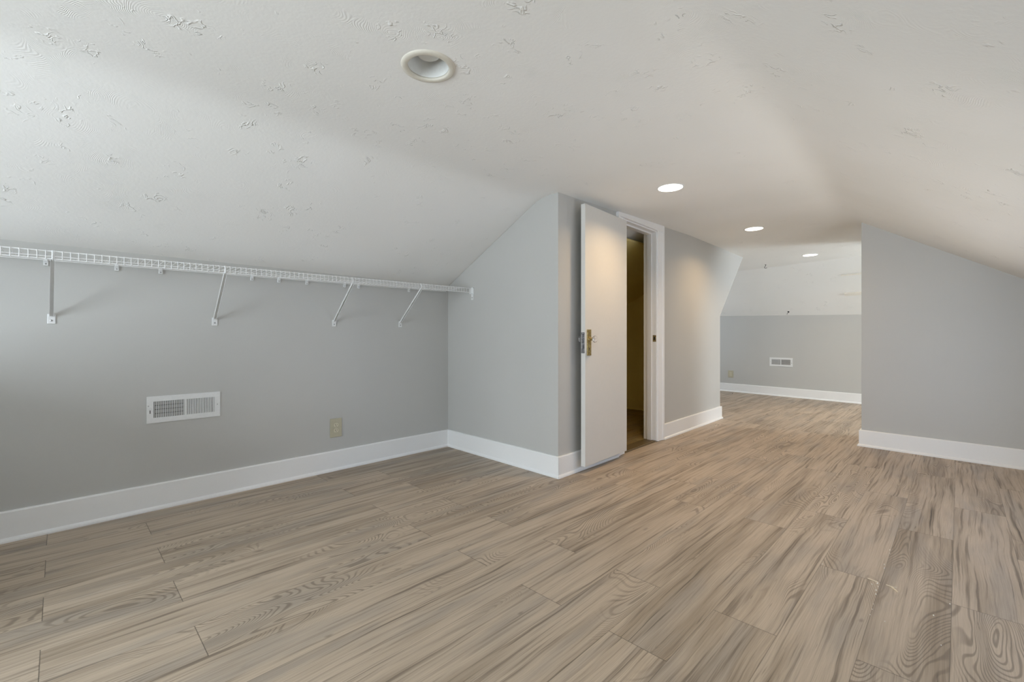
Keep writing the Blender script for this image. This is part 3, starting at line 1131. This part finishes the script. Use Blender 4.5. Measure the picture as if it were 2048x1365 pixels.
# ------------------------------------------------------------------ hooks and cleats in the far wing
h = empty('ceiling_hook', (-1.998, 7.247, 2.022))
tag(h, 'small black swag hook screwed into the ceiling above the far slope', 'hook')
bm = NB()
o3 = V((-1.998, 7.247, 2.022))
lathe(bm, o3, (0, 0, -1), [(0, 0.011), (0.004, 0.010), (0.005, 0.004)], 14)
link('hook_base', bm, M_BLACK, h)
bm = NB()
ha = V((0.75, 0.66, 0))
pts = [o3 + V((0, 0, -0.004)), o3 + V((0, 0, -0.016)) + ha * 0.003, o3 + V((0, 0, -0.026)) - ha * 0.006, o3 + V((0, 0, -0.040)) - ha * 0.017,
       o3 + V((0, 0, -0.050)) - ha * 0.012, o3 + V((0, 0, -0.053)) + ha * 0.002, o3 + V((0, 0, -0.050)) + ha * 0.014, o3 + V((0, 0, -0.043)) + ha * 0.019]
tube(bm, pts, 0.0034, 8)
link('hook_shank', bm, M_BLACK, h)
h = empty('slope_hook', (-1.941, 8.249, 1.375))
tag(h, 'tiny black hook at the bottom edge of the far slope above the far vent', 'hook')
fn = V((-0.116, -0.671, -0.732))
o4 = V((-1.941, 8.249, 1.375))
bm = NB()
lathe(bm, o4 + fn * -0.002, fn, [(0, 0.014), (0.007, 0.013), (0.010, 0.005)], 14)
link('hook_base', bm, M_BLACK, h)
bm = NB()
tube(bm, [o4 + fn * 0.008, o4 + fn * 0.02, o4 + fn * 0.028 + V((-0.008, 0, -0.008)), o4 + fn * 0.024 + V((-0.016, 0, -0.022)), o4 + fn * 0.014 + V((-0.014, 0, -0.030))], 0.003, 8)
link('hook_shank', bm, M_BLACK, h)


def far_slope_pt(x, z):
    p = far_top(x)
    return p + (n2 + V((0, 0, 0.93))) * ((z - p.z) / 0.93)


for x0, z0, z1, lab in ((-1.075, 1.818, 1.832, 'upper thin cream cleat on the far slope, beside the right wall edge'),
                        (-1.112, 1.563, 1.598, 'lower cream cleat on the far slope, beside the right wall edge')):
    bm = NB()
    poly_prism(bm, [far_slope_pt(x0, z0), far_slope_pt(-0.45, z0), far_slope_pt(-0.45, z1), far_slope_pt(x0, z1)], fn * 0.016)
    tag(link('slope_cleat', bm, M_CLEAT), lab, 'cleat')

# ------------------------------------------------------------------ debris on the floor
bm = NB()
c = V((-0.170, 2.225, 0.0))


def sliver(p, q, w, h_):
    p, q = V(p), V(q)
    d = (q - p).normalized()
    s = V((-d.y, d.x, 0))
    a0 = [p + s * w * 0.5, p - s * w * 0.5, p - s * w * 0.2 + V((0, 0, h_)), p + s * w * 0.2 + V((0, 0, h_))]
    b0 = [q + s * w * 0.35, q - s * w * 0.35, q - s * w * 0.15 + V((0, 0, h_ * 0.7)), q + s * w * 0.15 + V((0, 0, h_ * 0.7))]
    va = [bm.verts.new(x) for x in a0]
    vb = [bm.verts.new(x) for x in b0]
    for i in range(4):
        bm.faces.new((va[i], va[(i + 1) % 4], vb[(i + 1) % 4], vb[i]))
    bm.faces.new(va)
    bm.faces.new(vb[::-1])


sliver((-0.182, 2.238, 0.0005), (-0.161, 2.206, 0.0005), 0.007, 0.004)
sliver((-0.180, 2.238, 0.0005), (-0.199, 2.243, 0.0005), 0.005, 0.003)
sliver((-0.180, 2.236, 0.0005), (-0.168, 2.247, 0.0005), 0.004, 0.003)
tag(link('wood_splinter', bm, M_CHIP), 'pale forked splinter lying on the floor planks at right', 'splinter')
bm = NB()
sliver((-0.256, 2.251, 0.0005), (-0.222, 2.243, 0.0005), 0.004, 0.003)
tag(link('seam_sliver', bm, M_CHIP), 'thin pale sliver lifted at a plank end joint left of the splinter', 'splinter')
crumbs = [(-0.219, 2.618), (-0.217, 2.580), (-0.222, 2.437), (-0.224, 2.229), (-0.219, 2.205), (-0.221, 2.165), (-0.218, 2.130), (-0.217, 2.047), (-0.215, 2.004),
          (-0.238, 2.208), (-0.062, 2.106), (-0.406, 2.257), (-0.039, 1.92), (-0.176, 1.947), (-0.023, 2.238), (-0.218, 2.395), (-0.216, 1.960)]
src = None
for i, (x, y) in enumerate(crumbs):
    if src is None:
        bm = NB()
        bmesh.ops.create_icosphere(bm, subdivisions=1, radius=0.0022)
        for v in bm.verts:
            v.co *= random.uniform(0.7, 1.2)
        src = ob = link('plaster_crumb', bm, M_CRUMB)
    else:
        ob = src.copy()
        C.objects.link(ob)
    s = random.uniform(0.6, 1.35)
    ob.scale = (s, s * random.uniform(0.8, 1.8), s)
    ob.rotation_euler = (0, 0, random.uniform(0, 6))
    ob.location = (x, y, 0.0018 * s)
    tag(ob, 'tiny white plaster crumb scattered on the floor planks at right', 'crumb', 'white crumbs along the plank seams')
bm = NB()
bmesh.ops.create_icosphere(bm, subdivisions=1, radius=0.008)
for v in bm.verts:
    v.co = V((v.co.x, v.co.y * 0.7, v.co.z * 0.6)) * random.uniform(0.8, 1.15)
ob = link('dark_speck', bm, M_BLACK)
ob.location = (-2.751, 8.125, 0.005)
tag(ob, 'small dark speck on the floor in front of the far baseboard', 'speck')
